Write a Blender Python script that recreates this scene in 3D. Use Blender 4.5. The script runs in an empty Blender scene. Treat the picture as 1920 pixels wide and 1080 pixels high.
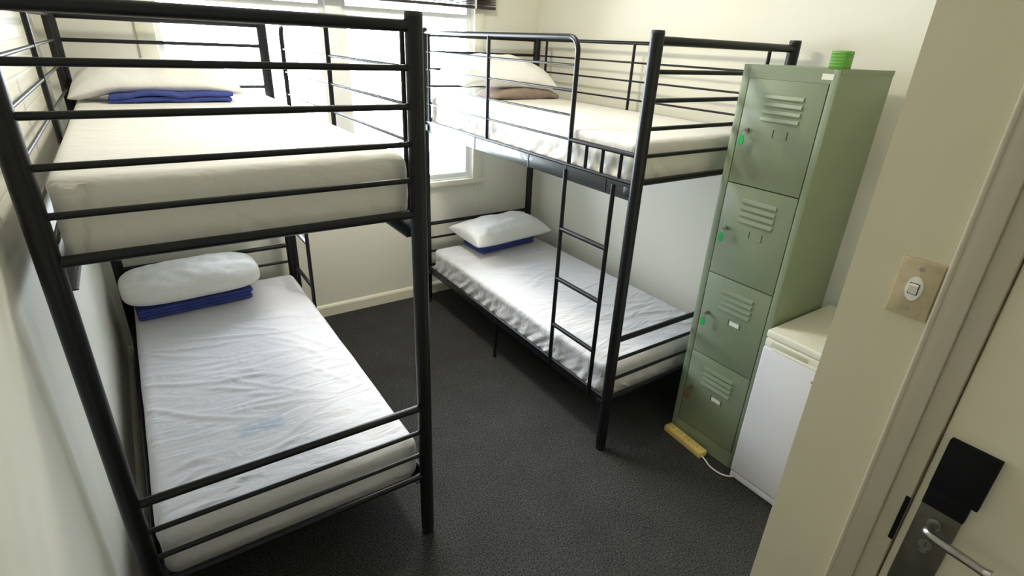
import bpy, bmesh, math, random
from mathutils import Vector, Matrix, noise
random.seed(7)
S = bpy.context.scene
C = S.collection
R = math.radians

# ---------------------------------------------------------------- camera
cam_d = bpy.data.cameras.new('camera'); cam = bpy.data.objects.new('camera', cam_d); C.objects.link(cam)
YAW, PITCH, ROLL, FPX = 0.6135, 0.4250, 0.0475, 1013.55
f = Vector((math.sin(YAW)*math.cos(PITCH), math.cos(YAW)*math.cos(PITCH), -math.sin(PITCH)))
r = Vector((math.cos(YAW), -math.sin(YAW), 0)); u = r.cross(f)
r2 = math.cos(ROLL)*r + math.sin(ROLL)*u; u2 = -math.sin(ROLL)*r + math.cos(ROLL)*u
M = Matrix((r2, u2, -f)).transposed().to_4x4(); M.translation = Vector((0, 0, 1.85))
cam.matrix_world = M
cam_d.sensor_width = 36.0; cam_d.sensor_fit = 'HORIZONTAL'; cam_d.lens = FPX/1920*36.0; cam_d.clip_start = 0.02
S.camera = cam

# ---------------------------------------------------------------- room numbers
YW = 3.59          # inner face of the window wall
XR = 2.655         # right wall
XL = -0.280        # left wall
XN = XL
YB = -1.1          # wall behind the camera
ZC = 2.65          # ceiling
XD = 1.2           # door wall face
WX0, WX1, WZ0, WZ1 = 0.20, 2.10, 0.90, 2.20   # window opening

# ---------------------------------------------------------------- light and exposure
S.view_settings.view_transform = 'Standard'; S.view_settings.look = 'None'
S.view_settings.gamma = 1.0; S.view_settings.use_curve_mapping = False
S.view_settings.exposure = 0.0
w = bpy.data.worlds.new('sky'); S.world = w; w.use_nodes = True
bg = w.node_tree.nodes['Background']; bg.inputs[0].default_value = (0.83, 0.89, 1.0, 1); bg.inputs[1].default_value = 29.0
def area(name, loc, rot, sx, sy, power, col, portal=False):
    d = bpy.data.lights.new(name, 'AREA'); d.shape = 'RECTANGLE'; d.size = sx; d.size_y = sy
    d.energy = power; d.color = col
    if portal: d.cycles.is_portal = True
    o = bpy.data.objects.new(name, d); C.objects.link(o); o.location = loc; o.rotation_euler = rot
    return o
area('window_portal', ((WX0+WX1)/2, YW+0.13, (WZ0+WZ1)/2), (R(-90), 0, 0), WX1-WX0, WZ1-WZ0, 1, (1, 1, 1), True)
area('ceiling_lamp_light', (1.15, 2.30, 2.635), (0, 0, 0), 0.30, 0.30, 32, (1.0, 0.94, 0.80))
S.cycles.max_bounces = 8; S.cycles.diffuse_bounces = 6; S.cycles.sample_clamp_indirect = 6
S.cycles.use_denoising = True

# ---------------------------------------------------------------- materials
def mat(name, col, rough=0.6, metal=0.0, bump=None, coat=0.0, vary=None, spec=0.5):
    m = bpy.data.materials.new(name); m.use_nodes = True
    nt = m.node_tree; N = nt.nodes; L = nt.links; b = N['Principled BSDF']
    b.inputs['Base Color'].default_value = (*col, 1); b.inputs['Roughness'].default_value = rough
    b.inputs['Metallic'].default_value = metal; b.inputs['Coat Weight'].default_value = coat
    b.inputs['Specular IOR Level'].default_value = spec
    tc = N.new('ShaderNodeTexCoord')
    if vary:  # (scale, other colour, amount)
        n = N.new('ShaderNodeTexNoise'); n.inputs['Scale'].default_value = vary[0]; n.inputs['Detail'].default_value = 5
        L.new(tc.outputs['Object'], n.inputs['Vector'])
        rp = N.new('ShaderNodeMapRange'); rp.inputs[1].default_value = 0.35; rp.inputs[2].default_value = 0.7
        rp.inputs[4].default_value = vary[2]
        L.new(n.outputs['Fac'], rp.inputs[0])
        mx = N.new('ShaderNodeMix'); mx.data_type = 'RGBA'
        mx.inputs[6].default_value = (*col, 1); mx.inputs[7].default_value = (*vary[1], 1)
        L.new(rp.outputs[0], mx.inputs[0]); L.new(mx.outputs[2], b.inputs['Base Color'])
    if bump:  # (scale, strength, distance)
        n = N.new('ShaderNodeTexNoise'); n.inputs['Scale'].default_value = bump[0]; n.inputs['Detail'].default_value = 6
        L.new(tc.outputs['Object'], n.inputs['Vector'])
        bp = N.new('ShaderNodeBump'); bp.inputs['Strength'].default_value = bump[1]; bp.inputs['Distance'].default_value = bump[2]
        L.new(n.outputs['Fac'], bp.inputs['Height']); L.new(bp.outputs[0], b.inputs['Normal'])
    return m
CREAM = (0.79, 0.775, 0.68)
m_wall = mat('painted_plaster', CREAM, 0.55, bump=(18, 0.12, 0.01), vary=(1.6, (0.75, 0.735, 0.64), 0.5))
m_wall_d = mat('shaded_door_wall_paint', (0.66, 0.60, 0.43), 0.5, bump=(16, 0.12, 0.01), vary=(2.2, (0.62, 0.56, 0.40), 0.5))  # same paint as the other walls, its shade put into the colour
m_trim = mat('gloss_trim_paint', (0.80, 0.77, 0.63), 0.35, bump=(30, 0.05, 0.01))
m_jamb = mat('aged_jamb_paint', (0.53, 0.475, 0.37), 0.4, vary=(3, (0.47, 0.42, 0.31), 0.6))
m_door = mat('door_paint', (0.58, 0.53, 0.385), 0.4, bump=(14, 0.1, 0.01), vary=(4, (0.53, 0.48, 0.345), 0.5))
m_white = mat('window_paint', (0.88, 0.88, 0.86), 0.4)
m_ceil = mat('ceiling_paint', (0.84, 0.82, 0.74), 0.8)
m_black = mat('black_powder_coat', (0.007, 0.007, 0.009), 0.38, spec=0.32, bump=(400, 0.05, 0.001))
m_rail = mat('side_rail_enamel', (0.016, 0.022, 0.025), 0.30, coat=0.5, spec=0.7)  # slight grey-blue tint paints in the window's reflection on the upper rails
m_cap = mat('black_plastic', (0.012, 0.012, 0.012), 0.45)
m_lock = mat('sage_green_enamel', (0.225, 0.270, 0.180), 0.42, bump=(9, 0.12, 0.006), vary=(5, (0.205, 0.25, 0.165), 0.7))
m_gap = mat('locker_shadow_gap', (0.05, 0.065, 0.04), 0.8)
m_steel = mat('worn_steel', (0.45, 0.44, 0.42), 0.32, metal=1.0, vary=(60, (0.3, 0.29, 0.27), 0.7))
m_dsteel = mat('dull_steel_plate', (0.16, 0.145, 0.12), 0.42, metal=0.6, vary=(30, (0.11, 0.10, 0.085), 0.7))
m_blkp = mat('black_lock_cover', (0.004, 0.004, 0.005), 0.75, spec=0.2)
m_gtag = mat('green_key_plastic', (0.03, 0.42, 0.12), 0.35)
m_otag = mat('rust_brown_leather', (0.20, 0.085, 0.04), 0.6)
m_gbox = mat('bright_green_plastic', (0.13, 0.37, 0.05), 0.4)
m_fridge = mat('white_enamel', (0.80, 0.79, 0.84), 0.3, bump=(60, 0.04, 0.002), coat=0.2)
m_ftrim = mat('aged_white_plastic', (0.79, 0.77, 0.66), 0.4)
m_frec = mat('grip_recess', (0.58, 0.57, 0.45), 0.6)
m_badge = mat('grey_badge', (0.25, 0.23, 0.24), 0.4)
m_yel = mat('yellowed_plastic', (0.80, 0.60, 0.20), 0.45, vary=(40, (0.70, 0.50, 0.16), 0.6))
m_cord = mat('white_cord', (0.8, 0.8, 0.74), 0.4)
m_blue = mat('royal_blue_cotton', (0.035, 0.055, 0.24), 0.9, bump=(150, 0.4, 0.003), vary=(25, (0.05, 0.075, 0.30), 0.8))
m_brown = mat('brown_fleece', (0.27, 0.205, 0.165), 0.95, bump=(90, 0.5, 0.004), vary=(20, (0.21, 0.155, 0.125), 0.8))
m_switch = mat('yellowed_switch_plate', (0.55, 0.46, 0.29), 0.35, vary=(45, (0.42, 0.34, 0.20), 0.8))
m_rock = mat('white_switch_rocker', (0.84, 0.80, 0.72), 0.3)
m_blind = mat('dark_blind_slats', (0.035, 0.028, 0.030), 0.5)
m_paper = mat('label_paper', (0.8, 0.8, 0.74), 0.7)
m_dark = mat('dark_slot', (0.03, 0.035, 0.025), 0.8)

def carpet():
    m = bpy.data.materials.new('charcoal_carpet'); m.use_nodes = True
    nt = m.node_tree; N = nt.nodes; L = nt.links; b = N['Principled BSDF']; b.inputs['Roughness'].default_value = 1.0
    b.inputs['Specular IOR Level'].default_value = 0.15
    tc = N.new('ShaderNodeTexCoord')
    n1 = N.new('ShaderNodeTexNoise'); n1.inputs['Scale'].default_value = 150; n1.inputs['Detail'].default_value = 3
    n2 = N.new('ShaderNodeTexNoise'); n2.inputs['Scale'].default_value = 5; n2.inputs['Detail'].default_value = 5
    for n in (n1, n2): L.new(tc.outputs['Object'], n.inputs['Vector'])
    r1 = N.new('ShaderNodeValToRGB'); r1.color_ramp.elements[0].position = 0.35; r1.color_ramp.elements[1].position = 0.68
    r1.color_ramp.elements[0].color = (0.019, 0.019, 0.019, 1); r1.color_ramp.elements[1].color = (0.092, 0.090, 0.085, 1)
    L.new(n1.outputs['Fac'], r1.inputs[0])
    mx = N.new('ShaderNodeMix'); mx.data_type = 'RGBA'; mx.blend_type = 'MULTIPLY'; mx.inputs[0].default_value = 0.45
    L.new(r1.outputs[0], mx.inputs[6]); L.new(n2.outputs['Fac'], mx.inputs[7]); L.new(mx.outputs[2], b.inputs['Base Color'])
    bp = N.new('ShaderNodeBump'); bp.inputs['Strength'].default_value = 0.35; bp.inputs['Distance'].default_value = 0.003
    L.new(n1.outputs['Fac'], bp.inputs['Height']); L.new(bp.outputs[0], b.inputs['Normal'])
    return m
m_carpet = carpet()

def sheet(name, col, stamp=None, wr=1.0):
    """bed linen: soft wrinkles; stamp = (x0,x1,y0,y1) in object space, a faded blue laundry print"""
    m = mat(name, col, 0.85)
    nt = m.node_tree; N = nt.nodes; L = nt.links; b = N['Principled BSDF']; b.inputs['Sheen Weight'].default_value = 0.15
    tc = [n for n in N if n.type == 'TEX_COORD'][0]
    mp = N.new('ShaderNodeMapping'); mp.inputs['Scale'].default_value = (3.2, 7.5, 5); mp.inputs['Rotation'].default_value = (0, 0, R(-20))
    L.new(tc.outputs['Object'], mp.inputs[0])
    n1 = N.new('ShaderNodeTexNoise'); n1.inputs['Scale'].default_value = 1.6; n1.inputs['Detail'].default_value = 3; n1.inputs['Distortion'].default_value = 1.4
    L.new(mp.outputs[0], n1.inputs['Vector'])
    n2 = N.new('ShaderNodeTexNoise'); n2.inputs['Scale'].default_value = 420; n2.inputs['Detail'].default_value = 2
    L.new(tc.outputs['Object'], n2.inputs['Vector'])
    b1 = N.new('ShaderNodeBump'); b1.inputs['Strength'].default_value = 0.5*wr; b1.inputs['Distance'].default_value = 0.02
    b2 = N.new('ShaderNodeBump'); b2.inputs['Strength'].default_value = 0.15; b2.inputs['Distance'].default_value = 0.001
    L.new(n1.outputs['Fac'], b1.inputs['Height']); L.new(n2.outputs['Fac'], b2.inputs['Height'])
    L.new(b1.outputs[0], b2.inputs['Normal']); L.new(b2.outputs[0], b.inputs['Normal'])
    if stamp:
        x0, x1, y0, y1 = stamp
        sx = N.new('ShaderNodeSeparateXYZ'); L.new(tc.outputs['Object'], sx.inputs[0])
        def mathn(op, a, bb=None):
            n = N.new('ShaderNodeMath'); n.operation = op
            for i, v in enumerate((a, bb)):
                if v is None: continue
                if isinstance(v, (int, float)): n.inputs[i].default_value = v
                else: L.new(v, n.inputs[i])
            n.use_clamp = False
            return n.outputs[0]
        def soft(o, c, h, e):
            d = mathn('ABSOLUTE', mathn('SUBTRACT', o, c)); mr = N.new('ShaderNodeMapRange'); mr.interpolation_type = 'SMOOTHSTEP'
            L.new(d, mr.inputs[0]); mr.inputs[1].default_value = h-e; mr.inputs[2].default_value = h+e
            mr.inputs[3].default_value = 1; mr.inputs[4].default_value = 0; return mr.outputs[0]
        box = mathn('MULTIPLY', soft(sx.outputs[0], (x0+x1)/2, (x1-x0)/2, 0.02), soft(sx.outputs[1], (y0+y1)/2, (y1-y0)/2, 0.015))
        n3 = N.new('ShaderNodeTexNoise'); n3.inputs['Scale'].default_value = 34; n3.inputs['Detail'].default_value = 2
        L.new(tc.outputs['Object'], n3.inputs['Vector'])
        mr = N.new('ShaderNodeMapRange'); L.new(n3.outputs['Fac'], mr.inputs[0]); mr.inputs[1].default_value = 0.38; mr.inputs[2].default_value = 0.6
        mr.inputs[3].default_value = 0.25; mr.inputs[4].default_value = 0.85
        mx = N.new('ShaderNodeMix'); mx.data_type = 'RGBA'; mx.inputs[6].default_value = (*col, 1); mx.inputs[7].default_value = (0.40, 0.45, 0.57, 1)
        L.new(mathn('MULTIPLY', box, mr.outputs[0]), mx.inputs[0]); L.new(mx.outputs[2], b.inputs['Base Color'])
    return m
m_sheet = sheet('white_fitted_sheet_cool_shade', (0.64, 0.63, 0.65), wr=1.3)  # lower beds: dimmer, cool window light put into the sheet colour
m_sheet_u = sheet('white_fitted_sheet_warm_light', (0.73, 0.715, 0.67), wr=0.7)  # upper beds: same fabric, brighter warm light put into the colour
m_sheet_s = sheet('white_fitted_sheet_printed_cool_shade', (0.61, 0.60, 0.625), (-0.138, 0.030, -0.590, -0.505), wr=0.9)  # printed lower sheet, the same cool shade mixed into its base colour
m_pillow = mat('white_pillow_cotton', (0.77, 0.76, 0.74), 0.85, bump=(7, 0.35, 0.03))

def boards(zmin, xmax):
    """wall whose upper part is lined with horizontal painted boards: fine grooves every 105 mm"""
    m = mat('painted_board_lining', CREAM, 0.5)
    nt = m.node_tree; N = nt.nodes; L = nt.links; b = N['Principled BSDF']
    tc = [n for n in N if n.type == 'TEX_COORD'][0]
    sx = N.new('ShaderNodeSeparateXYZ'); L.new(tc.outputs['Object'], sx.inputs[0])
    a = N.new('ShaderNodeMath'); a.operation = 'FRACT'; dv = N.new('ShaderNodeMath'); dv.operation = 'DIVIDE'; dv.inputs[1].default_value = 0.105
    L.new(sx.outputs[2], dv.inputs[0]); L.new(dv.outputs[0], a.inputs[0])
    rp = N.new('ShaderNodeValToRGB'); e = rp.color_ramp.elements; e[0].position = 0.0; e[0].color = (0, 0, 0, 1); e[1].position = 0.06; e[1].color = (1, 1, 1, 1)
    e2 = rp.color_ramp.elements.new(0.95); e2.color = (1, 1, 1, 1); e3 = rp.color_ramp.elements.new(1.0); e3.color = (0, 0, 0, 1)
    L.new(a.outputs[0], rp.inputs[0])
    bp = N.new('ShaderNodeBump'); bp.inputs['Distance'].default_value = 0.004
    g1 = N.new('ShaderNodeMath'); g1.operation = 'GREATER_THAN'; g1.inputs[1].default_value = zmin; L.new(sx.outputs[2], g1.inputs[0])
    g2 = N.new('ShaderNodeMath'); g2.operation = 'LESS_THAN'; g2.inputs[1].default_value = xmax; L.new(sx.outputs[0], g2.inputs[0])
    g3 = N.new('ShaderNodeMath'); g3.operation = 'MULTIPLY'; L.new(g1.outputs[0], g3.inputs[0]); L.new(g2.outputs[0], g3.inputs[1])
    g4 = N.new('ShaderNodeMath'); g4.operation = 'MULTIPLY'; g4.inputs[1].default_value = 0.3; L.new(g3.outputs[0], g4.inputs[0])
    L.new(g4.outputs[0], bp.inputs['Strength'])
    L.new(rp.outputs[0], bp.inputs['Height']); L.new(bp.outputs[0], b.inputs['Normal'])
    return m
m_board = boards(1.30, 5.0); m_board_w = boards(0.90, 0.12)

def glassm():
    m = bpy.data.materials.new('window_glass'); m.use_nodes = True; nt = m.node_tree; N = nt.nodes; L = nt.links
    N.remove(N['Principled BSDF']); out = N['Material Output']
    t = N.new('ShaderNodeBsdfTransparent'); t.inputs[0].default_value = (0.96, 0.98, 0.97, 1)
    g = N.new('ShaderNodeBsdfGlossy'); g.inputs['Roughness'].default_value = 0.02
    fr = N.new('ShaderNodeFresnel'); fr.inputs[0].default_value = 1.45
    mx = N.new('ShaderNodeMixShader'); L.new(fr.outputs[0], mx.inputs[0]); L.new(t.outputs[0], mx.inputs[1]); L.new(g.outputs[0], mx.inputs[2])
    L.new(mx.outputs[0], out.inputs[0]); return m
m_glass = glassm()

# ---------------------------------------------------------------- mesh helpers
def box(bm, x0, x1, y0, y1, z0, z1, bev=0.0, seg=2):
    vs = [bm.verts.new((x, y, z)) for x in (x0, x1) for y in (y0, y1) for z in (z0, z1)]
    F = [(0, 1, 3, 2), (4, 6, 7, 5), (0, 4, 5, 1), (2, 3, 7, 6), (0, 2, 6, 4), (1, 5, 7, 3)]
    fs = [bm.faces.new([vs[i] for i in q]) for q in F]
    if bev:
        es = list({e for f_ in fs for e in f_.edges})
        bmesh.ops.bevel(bm, geom=es, offset=bev, segments=seg, profile=0.5, affect='EDGES')
def tube(bm, pts, rad, seg=14, closed_ends=True):
    """a round tube swept along a polyline; rad may be a number or one per point"""
    pts = [Vector(p) for p in pts]; n = len(pts)
    rr = rad if isinstance(rad, (list, tuple)) else [rad]*n
    rings = []; prev = None
    for i, p in enumerate(pts):
        t = ((pts[min(i+1, n-1)]-p).normalized() if i < n-1 else Vector()) + ((p-pts[max(i-1, 0)]).normalized() if i > 0 else Vector())
        t.normalize()
        if prev is None:
            a = Vector((0, 0, 1)) if abs(t.z) < 0.9 else Vector((1, 0, 0)); nrm = t.cross(a).normalized()
        else:
            nrm = (prev - t*prev.dot(t)).normalized()
        prev = nrm; b_ = t.cross(nrm)
        rings.append([bm.verts.new(p + rr[i]*(math.cos(2*math.pi*k/seg)*nrm + math.sin(2*math.pi*k/seg)*b_)) for k in range(seg)])
    for a, b_ in zip(rings, rings[1:]):
        for k in range(seg): bm.faces.new((a[k], a[(k+1) % seg], b_[(k+1) % seg], b_[k]))
    if closed_ends:
        bm.faces.new(rings[0][::-1]); bm.faces.new(rings[-1])
def arc(c, r_, a0, a1, n, plane):
    """points on an arc; plane = (u,v) unit vectors"""
    U, V = Vector(plane[0]), Vector(plane[1]); c = Vector(c)
    return [c + r_*(math.cos(a0+(a1-a0)*i/n)*U + math.sin(a0+(a1-a0)*i/n)*V) for i in range(n+1)]
def prism(bm, prof, axis, a, b_):
    """extrude a closed 2-D profile along axis 'x','y' or 'z' from a to b"""
    def P(p, t):
        return {'x': (t, p[0], p[1]), 'y': (p[0], t, p[1]), 'z': (p[0], p[1], t)}[axis]
    A = [bm.verts.new(P(p, a)) for p in prof]; B = [bm.verts.new(P(p, b_)) for p in prof]
    n = len(prof)
    for i in range(n): bm.faces.new((A[i], A[(i+1) % n], B[(i+1) % n], B[i]))
    bm.faces.new(A[::-1]); bm.faces.new(B)
def obj(name, bm, m, parent=None, smooth=True, loc=None):
    bmesh.ops.recalc_face_normals(bm, faces=bm.faces)
    me = bpy.data.meshes.new(name); bm.to_mesh(me); bm.free(); me.materials.append(m)
    if smooth:
        for p in me.polygons: p.use_smooth = True
        try: me.set_sharp_from_angle(angle=R(38))
        except Exception: pass
    o = bpy.data.objects.new(name, me); C.objects.link(o)
    if parent: o.parent = parent
    if loc: o.location = loc
    return o
def B(name, m, parent, *dims, bev=0.0):
    bm = bmesh.new(); box(bm, *dims, bev=bev); return obj(name, bm, m, parent)
def T(name, m, parent, pts, rad, seg=14):
    bm = bmesh.new(); tube(bm, pts, rad, seg); return obj(name, bm, m, parent)
def thing(name, label, cat, loc=(0, 0, 0), rz=0, group=None):
    o = bpy.data.objects.new(name, None); C.objects.link(o); o.empty_display_size = 0.1
    o.location = loc; o.rotation_euler = (0, 0, rz); o['label'] = label; o['category'] = cat
    if group: o['group'] = group
    return o
def tag(o, label, cat, group=None):
    o['label'] = label; o['category'] = cat
    if group: o['group'] = group
    return o
def struct(o): o['kind'] = 'structure'; return o
def copy_tree(o, parent=None):
    c = o.copy(); C.objects.link(c); c.parent = parent
    for ch in list(o.children): copy_tree(ch, c)
    return c

# ---------------------------------------------------------------- the room
struct(B('floor', m_carpet, None, XN-0.3, XR+0.2, YB-0.1, YW+0.2, -0.1, 0.0))
struct(B('ceiling', m_ceil, None, XN-0.3, XR+0.2, YB-0.1, YW+0.2, ZC, ZC+0.1))
# window wall with its opening, in one mesh
bm = bmesh.new()
box(bm, XN-0.3, WX0, YW, YW+0.16, 0, ZC); box(bm, WX1, XR+0.2, YW, YW+0.16, 0, ZC)
box(bm, WX0, WX1, YW, YW+0.16, 0, WZ0); box(bm, WX0, WX1, YW, YW+0.16, WZ1, ZC)
struct(obj('wall_window', bm, m_board_w, smooth=False))
struct(B('wall_right', m_wall, None, XR, XR+0.15, 0.30, YW, 0, ZC))
bm = bmesh.new(); box(bm, XL-0.2, XL, YB, YW, 0, ZC)
struct(obj('wall_left', bm, m_board, smooth=False))
struct(B('wall_back', m_wall, None, XN-0.2, XD+0.15, YB-0.12, YB, 0, ZC))
# door wall: returns round the niche of locker and fridge; doorway from y=0.245 to -0.60
DY0, DY1, DZ = -0.60, 0.235, 2.05
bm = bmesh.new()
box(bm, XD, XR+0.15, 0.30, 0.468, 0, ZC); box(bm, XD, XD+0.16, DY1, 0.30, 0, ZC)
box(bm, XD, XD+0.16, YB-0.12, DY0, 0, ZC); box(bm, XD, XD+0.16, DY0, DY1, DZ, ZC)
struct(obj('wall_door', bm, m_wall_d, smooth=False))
# baseboards
def baseboard(name, axis, a, b_, face, sgn):
    bm = bmesh.new(); h, t = 0.085, 0.018
    prof = [(0, 0), (t, 0), (t, h-0.018), (t-0.006, h-0.006), (t-0.012, h), (0, h)]
    prof = [(face+sgn*p[0], p[1]) for p in prof]
    prism(bm, prof, axis, a, b_); return struct(obj(name, bm, m_trim, smooth=False))
baseboard('baseboard_window', 'x', XL, XR-0.02, YW, -1)
baseboard('baseboard_right', 'y', 0.47, YW-0.02, XR, -1)
baseboard('baseboard_left', 'y', YB, YW-0.02, XL, 1)
# panel batten below the right side of the window, and panel joint on the left of it
struct(B('trim_1', m_trim, None, 2.118, 2.130, YW-0.004, YW, 0.085, WZ0-0.06, bev=0.0015))
# window: architrave, sill, mullion, sashes, panes
win = struct(B('window_1', m_white, None, 1.09, 1.19, YW+0.02, YW+0.10, WZ0, WZ1, bev=0.004))
def frame(name, x0, x1, z0, z1, y0, y1, w_):
    bm = bmesh.new()
    box(bm, x0, x0+w_, y0, y1, z0, z1); box(bm, x1-w_, x1, y0, y1, z0, z1)
    box(bm, x0+w_, x1-w_, y0, y1, z0, z0+w_); box(bm, x0+w_, x1-w_, y0, y1, z1-w_, z1)
    return obj(name, bm, m_white, win, smooth=False)
for x0, x1 in ((WX0, 1.09), (1.19, WX1)):
    frame('window_sash', x0, x1, WZ0, WZ1, YW+0.045, YW+0.085, 0.032)
    B('sash_rail', m_white, win, x0+0.032, x1-0.032, YW+0.05, YW+0.08, 1.985, 2.015)
    B('window_pane', m_glass, win, x0+0.03, x1-0.03, YW+0.063, YW+0.066, WZ0+0.03, WZ1-0.03)
bm = bmesh.new()
box(bm, WX0-0.085, WX0, YW-0.016, YW, WZ0-0.02, WZ1+0.085, bev=0.004); box(bm, WX1, WX1+0.075, YW-0.016, YW, WZ0-0.02, WZ1+0.085, bev=0.004)
box(bm, WX0, WX1, YW-0.016, YW, WZ1, WZ1+0.085, bev=0.004)
obj('window_architrave', bm, m_trim, win)
B('window_sill', m_trim, win, WX0-0.10, WX1+0.09, YW-0.035, YW+0.05, WZ0-0.045, WZ0-0.005, bev=0.006)
# raised venetian blind, gathered at the top of the window
bl = thing('venetian_blind', 'dark venetian blind pulled up at the top of the bright window', 'blind', (1.17, YW-0.05, 2.05))
B('bottom_rail', m_blind, bl, -1.03, 1.06, -0.025, 0.025, 0.0, 0.018, bev=0.003)
bm = bmesh.new()
for k in range(14): box(bm, -1.03, 1.06, -0.025, 0.025, 0.026+k*0.0095, 0.030+k*0.0095)
obj('slat_stack', bm, m_blind, bl, smooth=False)
B('head_rail', m_blind, bl, -1.03, 1.06, -0.028, 0.028, 0.165, 0.205, bev=0.003)
for x in (-0.8, 0.02, 0.90): B('ladder_tape', m_paper, bl, x-0.006, x+0.006, -0.0285, -0.0255, 0.0, 0.17)
# ---- door, frame and lock
door = struct(B('door_1', m_door, None, XD+0.012, XD+0.050, DY0+0.025, 0.214, 0.008, DZ-0.03, bev=0.002))
bm = bmesh.new()
box(bm, XD-0.012, XD, 0.254, 0.298, 0, DZ+0.07, bev=0.0015); box(bm, XD-0.018, XD, 0.292, 0.302, 0, DZ+0.07, bev=0.003)
box(bm, XD-0.016, XD, DY0-0.07, DY0-0.018, 0, DZ+0.07, bev=0.004)
box(bm, XD-0.016, XD, DY0-0.018, 0.252, DZ+0.018, DZ+0.07, bev=0.004)
struct(obj('trim_2', bm, m_jamb))
bm = bmesh.new()      # jamb lining with rebate
box(bm, XD-0.002, XD+0.14, 0.217, 0.252, 0, DZ+0.017); box(bm, XD-0.002, XD+0.14, DY0-0.017, DY0+0.018, 0, DZ+0.017)
box(bm, XD-0.002, XD+0.14, DY0+0.018, 0.217, DZ-0.018, DZ+0.017)
box(bm, XD+0.055, XD+0.09, 0.200, 0.217, 0, DZ-0.018)
struct(obj('trim_3', bm, m_jamb, smooth=False))
B('strike_plate', m_blkp, door, XD-0.004, XD-0.0015, 0.2150, 0.2245, 0.900, 1.020, bev=0.0008)
B('lock_plate', m_dsteel, door, XD+0.002, XD+0.012, 0.129, 0.199, 0.80, 1.029, bev=0.002)
bm = bmesh.new()
box(bm, XD-0.004, XD+0.012, 0.117, 0.199, 1.068, 1.187, bev=0.0015); box(bm, XD-0.0038, XD+0.012, 0.127, 0.1985, 1.027, 1.072, bev=0.001)
lc = obj('lock_cover', bm, m_blkp, door); lc['label'] = 'black keypad cover above the steel lock plate'
bm = bmesh.new()
tube(bm, [(XD+0.004, 0.165, 0.992), (XD-0.004, 0.165, 0.992)], 0.013, 20)
tube(bm, [(XD-0.002, 0.165, 0.992), (XD-0.030, 0.165, 0.992)] + arc((XD-0.030, 0.153, 0.992), 0.012, 0, math.pi/2, 5, ((0, 1, 0), (-1, 0, 0)))[1:]
     + [(XD-0.043, 0.125, 0.990), (XD-0.043, 0.064, 0.986)], [0.0085]*2+[0.0095]*5+[0.0095, 0.0085], 16)
tube(bm, [(XD-0.043, 0.068, 0.986), (XD-0.043, 0.056, 0.986)], [0.0090, 0.0125], 16)
obj('lever_handle', bm, m_steel, door)
bm = bmesh.new()
tube(bm, [(XD+0.003, 0.163, 0.937), (XD-0.004, 0.163, 0.937)], 0.0125, 20); tube(bm, [(XD+0.003, 0.163, 0.920), (XD-0.003, 0.163, 0.920)], 0.0065, 16)
cy = obj('key_cylinder', bm, m_steel, door)
B('key_slot', m_dark, cy, XD-0.0046, XD-0.0035, 0.1622, 0.1638, 0.930, 0.944)

# ---------------------------------------------------------------- light switch
sw = thing('light_switch', 'yellowed light switch with a white rocker on the wall beside the door', 'light switch', (XD, 0.343, 1.452))
B('cover_plate', m_switch, sw, -0.008, 0.0, -0.0355, 0.0365, -0.060, 0.056, bev=0.002)
bm = bmesh.new()
prof = [(0.0145*math.cos(a), 0.0245*math.sin(a)) for a in [2*math.pi*i/24 for i in range(24)]]
prism(bm, [(p[0], p[1]) for p in prof], 'x', -0.012, -0.007)
obj('switch_surround', bm, m_rock, sw)
B('rocker_well', m_dark, sw, -0.0124, -0.0118, -0.0085, 0.0085, -0.0115, 0.0115)
bm = bmesh.new(); prism(bm, [(-0.0125, 0.010), (-0.019, 0.008), (-0.0135, -0.010), (-0.010, -0.010), (-0.010, 0.010)], 'y', -0.007, 0.007)
obj('rocker', bm, m_rock, sw, smooth=False)
for z in (0.040, -0.044):
    bm = bmesh.new(); tube(bm, [(-0.007, 0, z), (-0.0092, 0, z)], 0.004, 12); obj('screw', bm, m_steel, sw)

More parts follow.
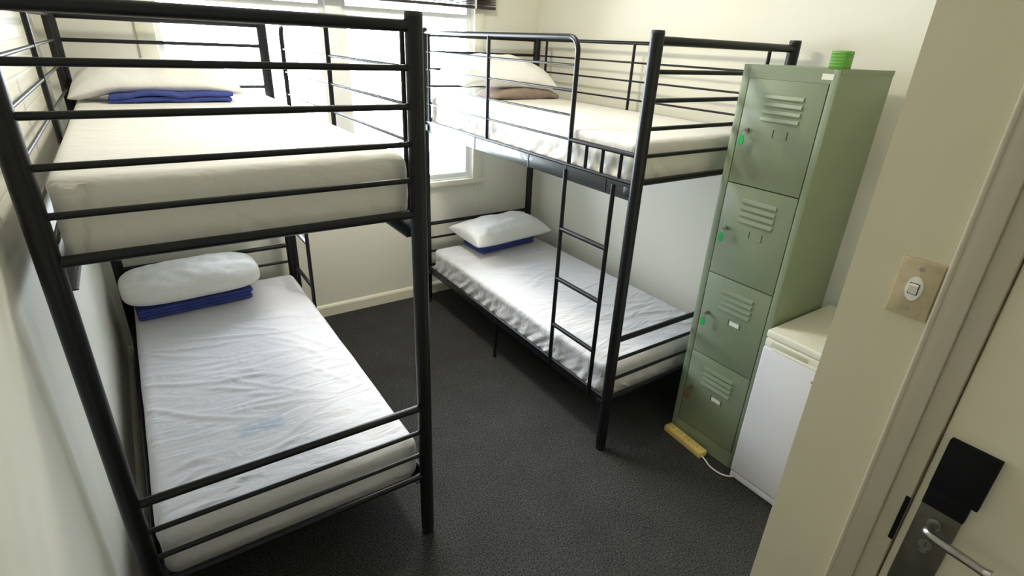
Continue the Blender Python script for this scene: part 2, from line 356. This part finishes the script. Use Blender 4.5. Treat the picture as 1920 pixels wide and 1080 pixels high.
# ---------------------------------------------------------------- bunk bed
BW, BL, BH = 0.9007, 1.95, 1.9157
ZT, Z2, Z3, Z4, Z5, ZB = 1.881, 1.775, 1.672, 1.567, 1.461, 1.3555
S1, S2, S3, SB = 0.622, 0.513, 0.407, 0.301
def make_bunk():
    """local frame: centre of the footprint; open side at -x, ladder end at -y"""
    t = thing('bunk_bed', '', 'bunk bed')
    hx, hy = BW/2, BL/2
    for sx in (-1, 1):
        for sy in (-1, 1):
            p = T('post', m_black, t, [(sx*hx, sy*hy, 0.03), (sx*hx, sy*hy, BH-0.008)], 0.0255, 24)
            T('post_cap', m_cap, p, [(sx*hx, sy*hy, BH-0.010), (sx*hx, sy*hy, BH)], [0.0258, 0.0235], 24)
            T('foot', m_cap, p, [(sx*hx, sy*hy, 0.0), (sx*hx, sy*hy, 0.032)], [0.0235, 0.0265], 24)
    e = 0.012
    for sy in (-1, 1):
        for z, rr in ((ZT, 0.0165), (Z2, 0.009), (Z3, 0.009), (Z4, 0.0085), (Z5, 0.0085), (ZB, 0.0135), (S1, 0.0135), (S2, 0.0085), (S3, 0.0085), (SB, 0.0125)):
            T('end_rail', m_black, t, [(-hx+e, sy*hy, z), (hx-e, sy*hy, z)], rr)
    # side rails: an angle section under a round edge tube, upper and lower deck, both sides
    for sx in (-1, 1):
        for z in (ZB-0.012, SB-0.012):
            hp = 0.068 if z > 1 else 0.040
            bm = bmesh.new()
            x0 = sx*hx
            box(bm, x0-0.004, x0+0.004, -hy+0.02, hy-0.02, z-hp, z, bev=0.0015)
            box(bm, min(x0, x0-sx*0.035), max(x0, x0-sx*0.035), -hy+0.02, hy-0.02, z-hp, z-hp+0.004)
            sr = obj('side_rail', bm, m_rail if z > 1 else m_black, t)
            T('edge_tube', m_black, sr, [(x0, -hy+0.02, z+0.004), (x0, hy-0.02, z+0.004)], 0.0085)
            for y in (0.31, -0.23, -0.53, -0.80) if z > 1 else (0.0,):
                B('weld_strap', m_black, sr, x0-0.0065, x0+0.0065, y-0.004, y+0.004, z-hp+0.002, z)
            for sy in (-1, 1):
                B('corner_bracket', m_black, sr, x0-0.012, x0+0.012, min(sy*(hy-0.06), sy*(hy-0.015)), max(sy*(hy-0.06), sy*(hy-0.015)), z-0.052 if z > 1 else z-0.038, z-0.012, bev=0.003)
    # steel slats carrying the mattresses
    for z in (ZB-0.034, SB-0.055):
        for k in range(9):
            y = -hy+0.12+k*(BL-0.24)/8
            B('slat', m_black, t, -hx+0.03, hx-0.03, y-0.02, y+0.02, z, z+0.006)
    # middle supports of the lower deck
    for sx in (-1, 1):
        T('middle_leg', m_black, t, [(sx*(hx-0.003), 0.03, 0.0), (sx*(hx-0.003), 0.03, SB-0.045)], 0.0105)
    # guard on the open side: hoop with a curved end, uprights and thin rails
    x = -hx; y0 = -hy+0.435; yE = hy-0.02
    hoop = [(x, yE, ZT+0.006), (x, y0+0.07, ZT+0.006)] + arc((x, y0+0.06, ZT-0.054), 0.06, math.pi/2, 0, 8, ((0, -1, 0), (0, 0, 1)))[0:] + [(x, y0, ZB)]
    g = T('guard_rail', m_black, t, hoop, 0.0110, 16)
    for y in (hy-0.075, hy-0.79):
        T('upright', m_black, g, [(x, y, ZB), (x, y, ZT)], 0.0095)
    for z in (Z2, Z3, Z4, Z5):
        T('guard_bar', m_black, g, [(x, yE, z), (x, y0, z)], 0.0052)
    # short low guard beside the ladder opening
    T('step_rail', m_black, t, [(x, y0, Z5), (x, -hy+0.02, Z5)], 0.0105)
    for y in (-hy+0.32, -hy+0.215, -hy+0.105):
        T('short_upright', m_black, t, [(x, y, ZB), (x, y, Z5)], 0.0088)
    # guard on the wall side
    x = hx
    g = T('back_guard', m_black, t, [(x, hy-0.02, ZT), (x, -hy+0.02, ZT)], 0.0105, 14)
    for y in (hy-0.115, 0.01, -hy+0.115): T('upright', m_black, g, [(x, y, ZB), (x, y, ZT)], 0.0088)
    for z in (Z2, Z3, Z4, Z5): T('guard_bar', m_black, g, [(x, hy-0.02, z), (x, -hy+0.02, z)], 0.0055)
    # ladder
    x = -hx-0.004; ys = (-hy+0.445, -hy+0.125)
    for y in ys: T('ladder_stile', m_black, t, [(x, y, SB-0.045), (x, y, ZB-0.03)], 0.0105)
    for z in (1.033, 0.770, 0.505): T('ladder_rung', m_black, t, [(x, ys[0], z), (x, ys[1], z)], 0.0115)
    return t
bunk_r = make_bunk()
XB_R, XB_L, YB0 = 1.6488, -0.2126, 1.4995
bunk_r.location = (XB_R+BW/2, YB0+BL/2, 0)
bunk_r['label'] = 'black tubular steel bunk bed beside the green locker, ladder at its near end'
bunk_r['group'] = 'black metal bunk beds'
bunk_l = copy_tree(bunk_r)
bunk_l.location = (XB_L+BW/2, YB0+BL/2, 0); bunk_l.rotation_euler = (0, 0, math.pi)
bunk_l['label'] = 'black tubular steel bunk bed in the left foreground against the left wall'

# ---------------------------------------------------------------- mattresses
def rounded_grid(w_, l_, h_, rad, step):
    """closed box surface as a fine grid with rounded edges, centred in x,y, base at z=0"""
    bm = bmesh.new(); V = {}
    nx, ny, nz = max(2, round(w_/step)), max(2, round(l_/step)), max(2, round(h_/step))
    def vert(i, j, k):
        key = (i, j, k)
        if key not in V:
            p = Vector((-w_/2+w_*i/nx, -l_/2+l_*j/ny, h_*k/nz))
            q = Vector((max(-w_/2+rad, min(w_/2-rad, p.x)), max(-l_/2+rad, min(l_/2-rad, p.y)), max(rad, min(h_-rad, p.z))))
            d = p-q
            if d.length > 1e-9: p = q + d.normalized()*rad
            V[key] = bm.verts.new(p)
        return V[key]
    for i in range(nx):
        for j in range(ny):
            for k in (0, nz): bm.faces.new((vert(i, j, k), vert(i+1, j, k), vert(i+1, j+1, k), vert(i, j+1, k)))
    for i in range(nx):
        for k in range(nz):
            for j in (0, ny): bm.faces.new((vert(i, j, k), vert(i+1, j, k), vert(i+1, j, k+1), vert(i, j, k+1)))
    for j in range(ny):
        for k in range(nz):
            for i in (0, nx): bm.faces.new((vert(i, j, k), vert(i, j+1, k), vert(i, j+1, k+1), vert(i, j, k+1)))
    return bm
def mattress(label, cx, cyy, z, folds, m, h=0.185, seed=0, rad=0.042, gather=0.006, sag=0.0, w_=0.865, l_=1.865, corner=False):
    bm = rounded_grid(w_, l_, h, rad, 0.0105); bm.normal_update()
    rnd = random.Random(seed)
    W = []
    for (fx, fy, ang, ln, wd, ht) in folds: W.append((fx, fy, R(ang), ln, wd, ht))
    moves = []
    for v in bm.verts:
        p = v.co; n = v.normal.copy(); d = 0.0
        top = max(0.0, min(1.0, (n.z-0.3)/0.5))
        if top > 0:
            for (fx, fy, a, ln, wd, ht) in W:
                dx, dy = p.x-fx, p.y-fy
                s = dx*math.cos(a)+dy*math.sin(a); q = -dx*math.sin(a)+dy*math.cos(a)
                q += 0.035*math.sin(s*7+fx*20)*ln*2 + 0.01*noise.noise(Vector((s*9, fy*13, seed)))
                if abs(q) < wd*3.5 and abs(s) < ln:
                    d += top*ht*math.exp(-(q/wd)**2)*(1-(s/ln)**2)**1.2
            d = 0.009*math.tanh(d/0.009)
            d += top*0.003*noise.noise(Vector((p.x*4, p.y*3, seed*3.1)))
            if sag: d -= top*sag*max(0, 1-(p.x/(w_/2))**2)*max(0, 1-(p.y/(l_/2))**2)
        side = max(0.0, 1.0-abs(n.z)*1.4)
        if side > 0:
            s = p.y if abs(n.x) > abs(n.y) else p.x
            low = 1.0-p.z/h
            d += side*gather*(low**1.3)*(math.sin(s*58+6*noise.noise(Vector((s*4, p.z*3, seed)))-low*9)*0.45
                                    + noise.noise(Vector((s*34+p.z*46, p.z*5, seed+3))))
            d += side*0.004*noise.noise(Vector((s*4, p.z*3, seed+9)))
            d += side*0.006*math.sin(math.pi*p.z/h)
        if corner and p.z < h*0.93:      # folded, tucked corner at the near end, a diagonal crease
            c = (p.x+w_/2) if n.y < -0.3 else 9
            cr = c - (0.03+0.045*(p.z/h)); d += -0.011*math.exp(-(cr/0.010)**2) + (0.005 if cr < 0 else 0)
        moves.append((v, n*d))
    for v, d in moves: v.co += d
    o = obj('mattress', bm, m, None); o.location = (cx, cyy, z)
    for p in o.data.polygons: p.use_smooth = True
    return tag(o, label, 'mattress', 'single mattresses in white fitted sheets')
XML, XMR, YM = XB_L+BW/2+0.005, XB_R+BW/2, YB0+BL/2
ZU, ZLo = ZB-0.0275, SB-0.0485
rnd = random.Random(5)
def rfolds(n, x0, x1, y0, y1, a0, a1, l0, l1, w0, w1, h0, h1):
    return [(rnd.uniform(x0, x1), rnd.uniform(y0, y1), rnd.uniform(a0, a1), rnd.uniform(l0, l1), rnd.uniform(w0, w1), rnd.uniform(h0, h1)) for _ in range(n)]
f_ll = rfolds(16, -0.30, 0.20, -0.35, 0.45, -38, -5, 0.12, 0.36, 0.008, 0.013, 0.005, 0.010) \
     + rfolds(12, -0.20, 0.25, -0.50, 0.0, -25, 15, 0.08, 0.22, 0.007, 0.011, 0.004, 0.007) \
     + rfolds(6, 0.15, 0.34, -0.45, 0.2, -75, -50, 0.10, 0.30, 0.009, 0.014, 0.003, 0.006) \
     + rfolds(9, -0.38, 0.1, -0.88, -0.6, 0, 60, 0.06, 0.15, 0.007, 0.012, 0.004, 0.007)
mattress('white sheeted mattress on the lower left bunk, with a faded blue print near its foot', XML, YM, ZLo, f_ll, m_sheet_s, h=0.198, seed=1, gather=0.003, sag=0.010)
f_lr = rfolds(9, -0.20, 0.25, 0.0, 0.55, -60, 30, 0.12, 0.28, 0.010, 0.018, 0.005, 0.010) \
     + rfolds(8, 0.0, 0.36, -0.85, -0.35, -30, 25, 0.14, 0.34, 0.009, 0.016, 0.005, 0.009)
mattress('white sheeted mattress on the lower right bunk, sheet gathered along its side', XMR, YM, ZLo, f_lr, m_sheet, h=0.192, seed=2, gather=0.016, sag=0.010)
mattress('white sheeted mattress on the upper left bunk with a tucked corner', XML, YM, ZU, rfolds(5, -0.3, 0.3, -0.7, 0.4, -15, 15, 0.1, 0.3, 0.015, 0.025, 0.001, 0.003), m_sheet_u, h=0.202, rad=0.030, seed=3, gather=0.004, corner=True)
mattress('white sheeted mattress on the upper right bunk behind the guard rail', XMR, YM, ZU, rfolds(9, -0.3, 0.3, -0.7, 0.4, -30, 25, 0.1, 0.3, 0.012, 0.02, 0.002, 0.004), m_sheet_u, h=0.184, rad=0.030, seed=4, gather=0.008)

# ---------------------------------------------------------------- pillows and folded bedding
def pillow(label, loc, rot, L_, D_, H_, seed, ex=0.38, point=0.0, wr=0.010, roll=False, droop=(0, 0)):
    """pillow: long side x, depth y; thickness profile falls off to a seam all round"""
    bm = bmesh.new(); nx, ny = 72, 44; G = {}
    for side in (1, -1):
        for i in range(nx+1):
            for j in range(ny+1):
                a = -1+2*i/nx; b_ = -1+2*j/ny
                edge = (i in (0, nx)) or (j in (0, ny))
                if side == -1 and edge: G[(side, i, j)] = G[(1, i, j)]; continue
                A = math.copysign(abs(math.sin(a*math.pi/2)), a); Bv = math.copysign(abs(math.sin(b_*math.pi/2)), b_)
                cxx = 1-point*0.10*(1-abs(Bv)**2)*1; cyy_ = 1-point*0.14*(1-abs(A)**2)*1
                if roll:   # blunt rounded ends
                    k = 0.20; cyy_ *= (1-k*abs(A)**6); cxx *= (1-0.10*abs(Bv)**3)
                x = A*cxx*L_/2; y = Bv*cyy_*D_/2
                t = max(0.0, (1-abs(A)**3.2))**ex * max(0.0, (1-abs(Bv)**(2.4)))**(0.5 if roll else 0.55)
                nn = noise.noise(Vector((x*7+seed, y*9, seed))) + 0.5*noise.noise(Vector((x*18, y*22+seed, side)))
                z = side*H_/2*t + (wr*nn*t if side > 0 else wr*0.3*nn*t)
                if side > 0:
                    cr = math.sin((x*0.8+y*1.6)*26+6*noise.noise(Vector((x*3, y*3, seed*2))))
                    z += wr*0.40*cr*t*max(0, noise.noise(Vector((x*4, y*5, seed+7)))+0.25)
                if side < 0: z *= 0.72
                z -= droop[0]*max(0, (-x/(L_/2)-0.45)/0.55)**1.5 + droop[1]*max(0, (x/(L_/2)-0.45)/0.55)**1.5
                G[(side, i, j)] = bm.verts.new((x, y, z))
    for side in (1, -1):
        for i in range(nx):
            for j in range(ny):
                q = [G[(side, i, j)], G[(side, i+1, j)], G[(side, i+1, j+1)], G[(side, i, j+1)]]
                try: bm.faces.new(q if side > 0 else q[::-1])
                except ValueError: pass
    o = obj('pillow', bm, m_pillow); 
    for p in o.data.polygons: p.use_smooth = True
    sm = o.modifiers.new('soften', 'SUBSURF'); sm.levels = 1; sm.render_levels = 1
    o.location = loc; o.rotation_euler = rot
    return tag(o, label, 'pillow', 'white pillows')
def folded(name, label, cat, m, loc, rot, L_, D_, H_, layers, seed, wave=0.004, group=None, lens=0):
    """folded cloth: stacked rounded layers joined by a soft fold at the front"""
    bm = bmesh.new(); lh = H_/layers
    rn = random.Random(seed)
    for k in range(layers):
        sub = rounded_grid(L_-rn.uniform(0, 0.012), D_-rn.uniform(0, 0.01), lh*1.08, lh*0.49, 0.012)
        ox, oy = rn.uniform(-0.004, 0.004), rn.uniform(-0.004, 0.004)
        mp = {}
        for v in sub.verts:
            p = v.co + Vector((ox, oy, k*lh))
            dz = wave*noise.noise(Vector((p.x*6, p.y*6, seed)))+0.4*wave*noise.noise(Vector((p.x*19, p.y*14, seed+k)))
            p.z += dz*(k+1)/layers*1.4
            if lens: p.z *= 1-lens*abs(2*p.x/L_)**2.2
            p.y += 0.5*wave*noise.noise(Vector((p.x*11, k, seed)))
            mp[v] = bm.verts.new(p)
        for f_ in sub.faces: bm.faces.new([mp[v] for v in f_.verts])
        sub.free()
    o = obj(name, bm, m); o.location = loc; o.rotation_euler = rot
    for p in o.data.polygons: p.use_smooth = True
    return tag(o, label, cat, group)
ZTLL = ZLo+0.198; ZTLR = ZLo+0.192; ZTUL = ZU+0.202; ZTUR = ZU+0.184
folded('folded_sheet', 'folded blue sheet under the pillow of the lower left bunk', 'folded sheet', m_blue, (0.105, 3.245, ZTLL+0.002), (0, 0, R(4)), 0.56, 0.27, 0.060, 3, 3, group='folded blue sheets')
pillow('plump rounded white pillow on the lower left bunk', (0.115, 3.235, ZTLL+0.138), (R(3), 0, R(4)), 0.67, 0.39, 0.185, 11, ex=0.30, wr=0.015, roll=True)
folded('folded_sheet', 'folded blue sheet under the pillow of the lower right bunk', 'folded sheet', m_blue, (2.165, 3.275, ZTLR+0.002), (0, 0, R(5)), 0.50, 0.26, 0.050, 3, 5, group='folded blue sheets')
pillow('flat white pillow with pointed corners on the lower right bunk', (2.155, 3.245, ZTLR+0.125), (R(4), R(-1), R(3)), 0.67, 0.40, 0.185, 23, ex=0.30, point=0.55, wr=0.014)
folded('folded_sheet', 'crumpled blue sheet in front of the pillow of the upper left bunk', 'folded sheet', m_blue, (0.19, 3.13, ZTUL+0.003), (0, 0, R(-1)), 0.50, 0.20, 0.042, 2, 8, wave=0.012, group='folded blue sheets')
pillow('white pillow on the upper left bunk before the window', (0.150, 3.235, ZTUL+0.092), (R(6), 0, R(-2)), 0.69, 0.38, 0.165, 31, ex=0.30, point=0.4, wr=0.013, droop=(0.050, 0.030))
folded('folded_blanket', 'brown folded blanket under the pillow of the upper right bunk', 'blanket', m_brown, (2.22, 3.19, ZTUR+0.003), (0, 0, R(-2)), 0.54, 0.26, 0.068, 1, 12, wave=0.014, lens=0.72)
pillow('plump white pillow on the upper right bunk by the window', (2.09, 3.235, ZTUR+0.150), (R(7), R(3), R(-3)), 0.70, 0.40, 0.22, 47, ex=0.36, point=0.5, wr=0.014, droop=(0.05, 0.03))

# ---------------------------------------------------------------- locker
LX, LY0, LY1, LD, LH = 2.094, 1.039, 1.424, 0.407, 1.815
lk = thing('locker', 'tall sage green steel locker with four vented doors', 'locker', (LX, (LY0+LY1)/2, 0))
hw = (LY1-LY0)/2
bm = bmesh.new()
box(bm, 0.010, LD, -hw, hw, 0.0, LH, bev=0.002)
dy0, dy1, dz0, dz1 = -hw+0.027, hw-0.032, 0.085, 1.765
box(bm, 0, 0.011, -hw, dy0, 0, LH, bev=0.0015); box(bm, 0, 0.011, dy1, hw, 0, LH, bev=0.0015)
box(bm, 0, 0.011, dy0, dy1, 0, dz0); box(bm, 0, 0.011, dy0, dy1, dz1, LH)
box(bm, 0.004, LD, -hw-0.0015, -hw+0.002, LH-0.016, LH+0.0015)   # lip of the top sheet
obj('locker_body', bm, m_lock, lk)
B('door_recess', m_gap, lk, 0.0085, 0.0105, dy0, dy1, dz0, dz1)
B('maker_plate', m_ftrim, lk, -0.0012, 0.0004, -hw+0.020, -hw+0.062, LH-0.036, LH-0.016)
NL = 4; g = 0.0035; dh = (dz1-dz0)/NL
for k in range(NL):
    zt = dz1-k*dh
    bm = bmesh.new(); box(bm, -0.001, 0.008, dy0+g, dy1-g, zt-dh+g, zt-g*0.2, bev=0.0018)
    d = obj('locker_door', bm, m_lock, lk)
    bm = bmesh.new()
    for q in range(4):
        zz = zt-0.060-q*0.028
        pr = [(-0.001, zz+0.008), (-0.004, zz+0.005), (-0.0085, zz-0.006), (-0.0085, zz-0.0085), (-0.001, zz-0.0085)]
        prism(bm, pr, 'y', -0.088, 0.070)
    obj('vent_louvres', bm, m_lock, d, smooth=False)
    T('door_lock', m_steel, d, [(0.0, 0.118, zt-0.197), (-0.010, 0.118, zt-0.197)], [0.0095, 0.0085], 18)
    for yy in (-0.055, 0.004): B('label_slot', m_dark, d, -0.0018, -0.0006, yy-0.0016, yy+0.0016, zt-0.214, zt-0.182)
    if k >= 2:
        p_ = B('paper_label', m_paper, d, -0.0016, -0.0007, -0.022-0.026, -0.022+0.022, zt-0.209, zt-0.189)
        p_['label'] = 'small white paper number label'
    else:
        B('label_holder', m_lock, d, -0.0022, -0.0007, -0.052, 0.001, zt-0.216, zt-0.211)
names = ['top locker door', 'second locker door from the top', 'third locker door from the top', 'bottom locker door']
cols = [('bright green', m_gtag), ('green', m_gtag), ('green', m_gtag), ('rust brown', m_otag)]
for k in range(4):
    zt = dz1-k*dh; cn, mm = cols[k]
    kt = thing('key_tag', cn+' key tag hanging from the lock of the '+names[k], 'key tag', (LX-0.012, (LY0+LY1)/2+0.118, zt-0.197), 0, 'key tags hanging on the locker')
    bm = bmesh.new(); tube(bm, [(0.004, 0, 0), (-0.010, 0, 0)], 0.0028, 10); box(bm, -0.020, -0.009, -0.0075, 0.0075, -0.0012, 0.0012, bev=0.0005)
    obj('key', bm, m_steel, kt)
    bm = bmesh.new(); c = (-0.017, 0.0, -0.010); tube(bm, arc(c, 0.010, 0, 2*math.pi, 18, ((0.3, 0.95, 0), (0, 0, 1))), 0.0009, 8, False)
    obj('split_ring', bm, m_steel, kt)
    bm = bmesh.new()
    pr = [(0.0+0.004, -0.016), (0.010, -0.024), (0.014, -0.040), (0.011, -0.056), (0.003, -0.062), (-0.006, -0.060), (-0.012, -0.048), (-0.011, -0.030), (-0.005, -0.018)]
    prism(bm, pr, 'x', -0.020, -0.016)
    bmesh.ops.bevel(bm, geom=list(bm.edges), offset=0.0008, segments=1, affect='EDGES')
    o = obj('tag', bm, mm, kt); o['label'] = cn+' plastic fob'
# green ribbed box on top of the locker
gb = bmesh.new()
box(gb, -0.028, 0.026, -0.027, 0.027, 0.0, 0.060, bev=0.002)
for q in range(5): box(gb, -0.031, -0.027, -0.023, 0.023, 0.007+q*0.0105, 0.012+q*0.0105, bev=0.001)
for q in range(5): box(gb, -0.024, 0.022, -0.030, -0.026, 0.007+q*0.0105, 0.012+q*0.0105, bev=0.001)
o = obj('plastic_box', gb, m_gbox); o.location = (LX+0.047, 1.073, LH+0.001)
tag(o, 'small bright green ribbed plastic box on top of the locker', 'box')

# ---------------------------------------------------------------- bar fridge
FX, FY0, FY1, FH = 2.045, 0.545, 1.028, 0.80
fr = thing('bar_fridge', 'small white bar fridge between the locker and the doorway wall', 'fridge', (FX, FY1, 0), R(0))
fw = FY1-FY0
bm = bmesh.new(); box(bm, 0.045, 0.50, -fw+0.004, -0.004, 0.025, FH-0.028, bev=0.006)
for x in (0.09, 0.45):
    for y in (-fw+0.04, -0.04): tube(bm, [(x, y, 0), (x, y, 0.03)], 0.014, 12)
obj('fridge_body', bm, m_fridge, fr)
bm = bmesh.new(); box(bm, 0.0, 0.042, -fw, 0.0, 0.045, FH-0.075, bev=0.008, seg=3)
fd = obj('fridge_door', bm, m_fridge, fr)
bm = bmesh.new(); box(bm, 0.004, 0.042, -fw+0.001, -0.001, FH-0.074, FH-0.036, bev=0.005)
box(bm, -0.001, 0.012, -fw+0.04, -0.04, FH-0.080, FH-0.068, bev=0.003)
obj('door_top_trim', bm, m_ftrim, fd)
B('grip_recess', m_frec, fd, 0.0025, 0.0045, -0.19, -0.03, FH-0.066, FH-0.044, bev=0.0008)
B('brand_badge', m_badge, fd, -0.0015, 0.001, -0.275, -0.225, FH-0.135, FH-0.126)
bm = bmesh.new(); box(bm, 0.006, 0.505, -fw-0.002, 0.002, FH-0.034, FH, bev=0.007, seg=3)
obj('fridge_top', bm, m_ftrim, fr)
B('kick_strip', m_fridge, fr, 0.006, 0.044, -fw+0.002, -0.002, 0.006, 0.042, bev=0.004)

# ---------------------------------------------------------------- power strip in front of the locker
ps = thing('power_strip', 'yellowed power strip lying on the carpet against the locker base', 'power strip', (2.055, 1.300, 0), R(-5))
B('housing', m_yel, ps, -0.026, 0.026, -0.125, 0.125, 0.0, 0.034, bev=0.005)
for k in range(4):
    y = -0.085+k*0.056
    bm = bmesh.new(); box(bm, -0.020, 0.020, y-0.021, y+0.021, 0.0335, 0.0365, bev=0.001)
    so = obj('socket', bm, m_yel, ps)
    bm = bmesh.new()
    for a in (-0.007, 0.007): box(bm, a-0.0012, a+0.0012, y-0.004, y+0.006, 0.036, 0.0370)
    obj('pin_slots', bm, m_dark, so)
cpts = [(-0.008, -0.122, 0.014), (-0.012, -0.150, 0.010), (-0.020, -0.185, 0.006), (-0.020, -0.225, 0.006), (-0.008, -0.262, 0.006), (0.02, -0.285, 0.006), (0.06, -0.30, 0.006)]
def smooth_pts(P, n=6):
    P = [Vector(p) for p in P]; out = []
    for i in range(len(P)-1):
        p0, p1, p2, p3 = P[max(i-1, 0)], P[i], P[i+1], P[min(i+2, len(P)-1)]
        for k in range(n):
            t = k/n; out.append(0.5*((2*p1)+(-p0+p2)*t+(2*p0-5*p1+4*p2-p3)*t*t+(-p0+3*p1-3*p2+p3)*t**3))
    return out+[P[-1]]
T('cord', m_cord, ps, smooth_pts(cpts), 0.0035, 8)
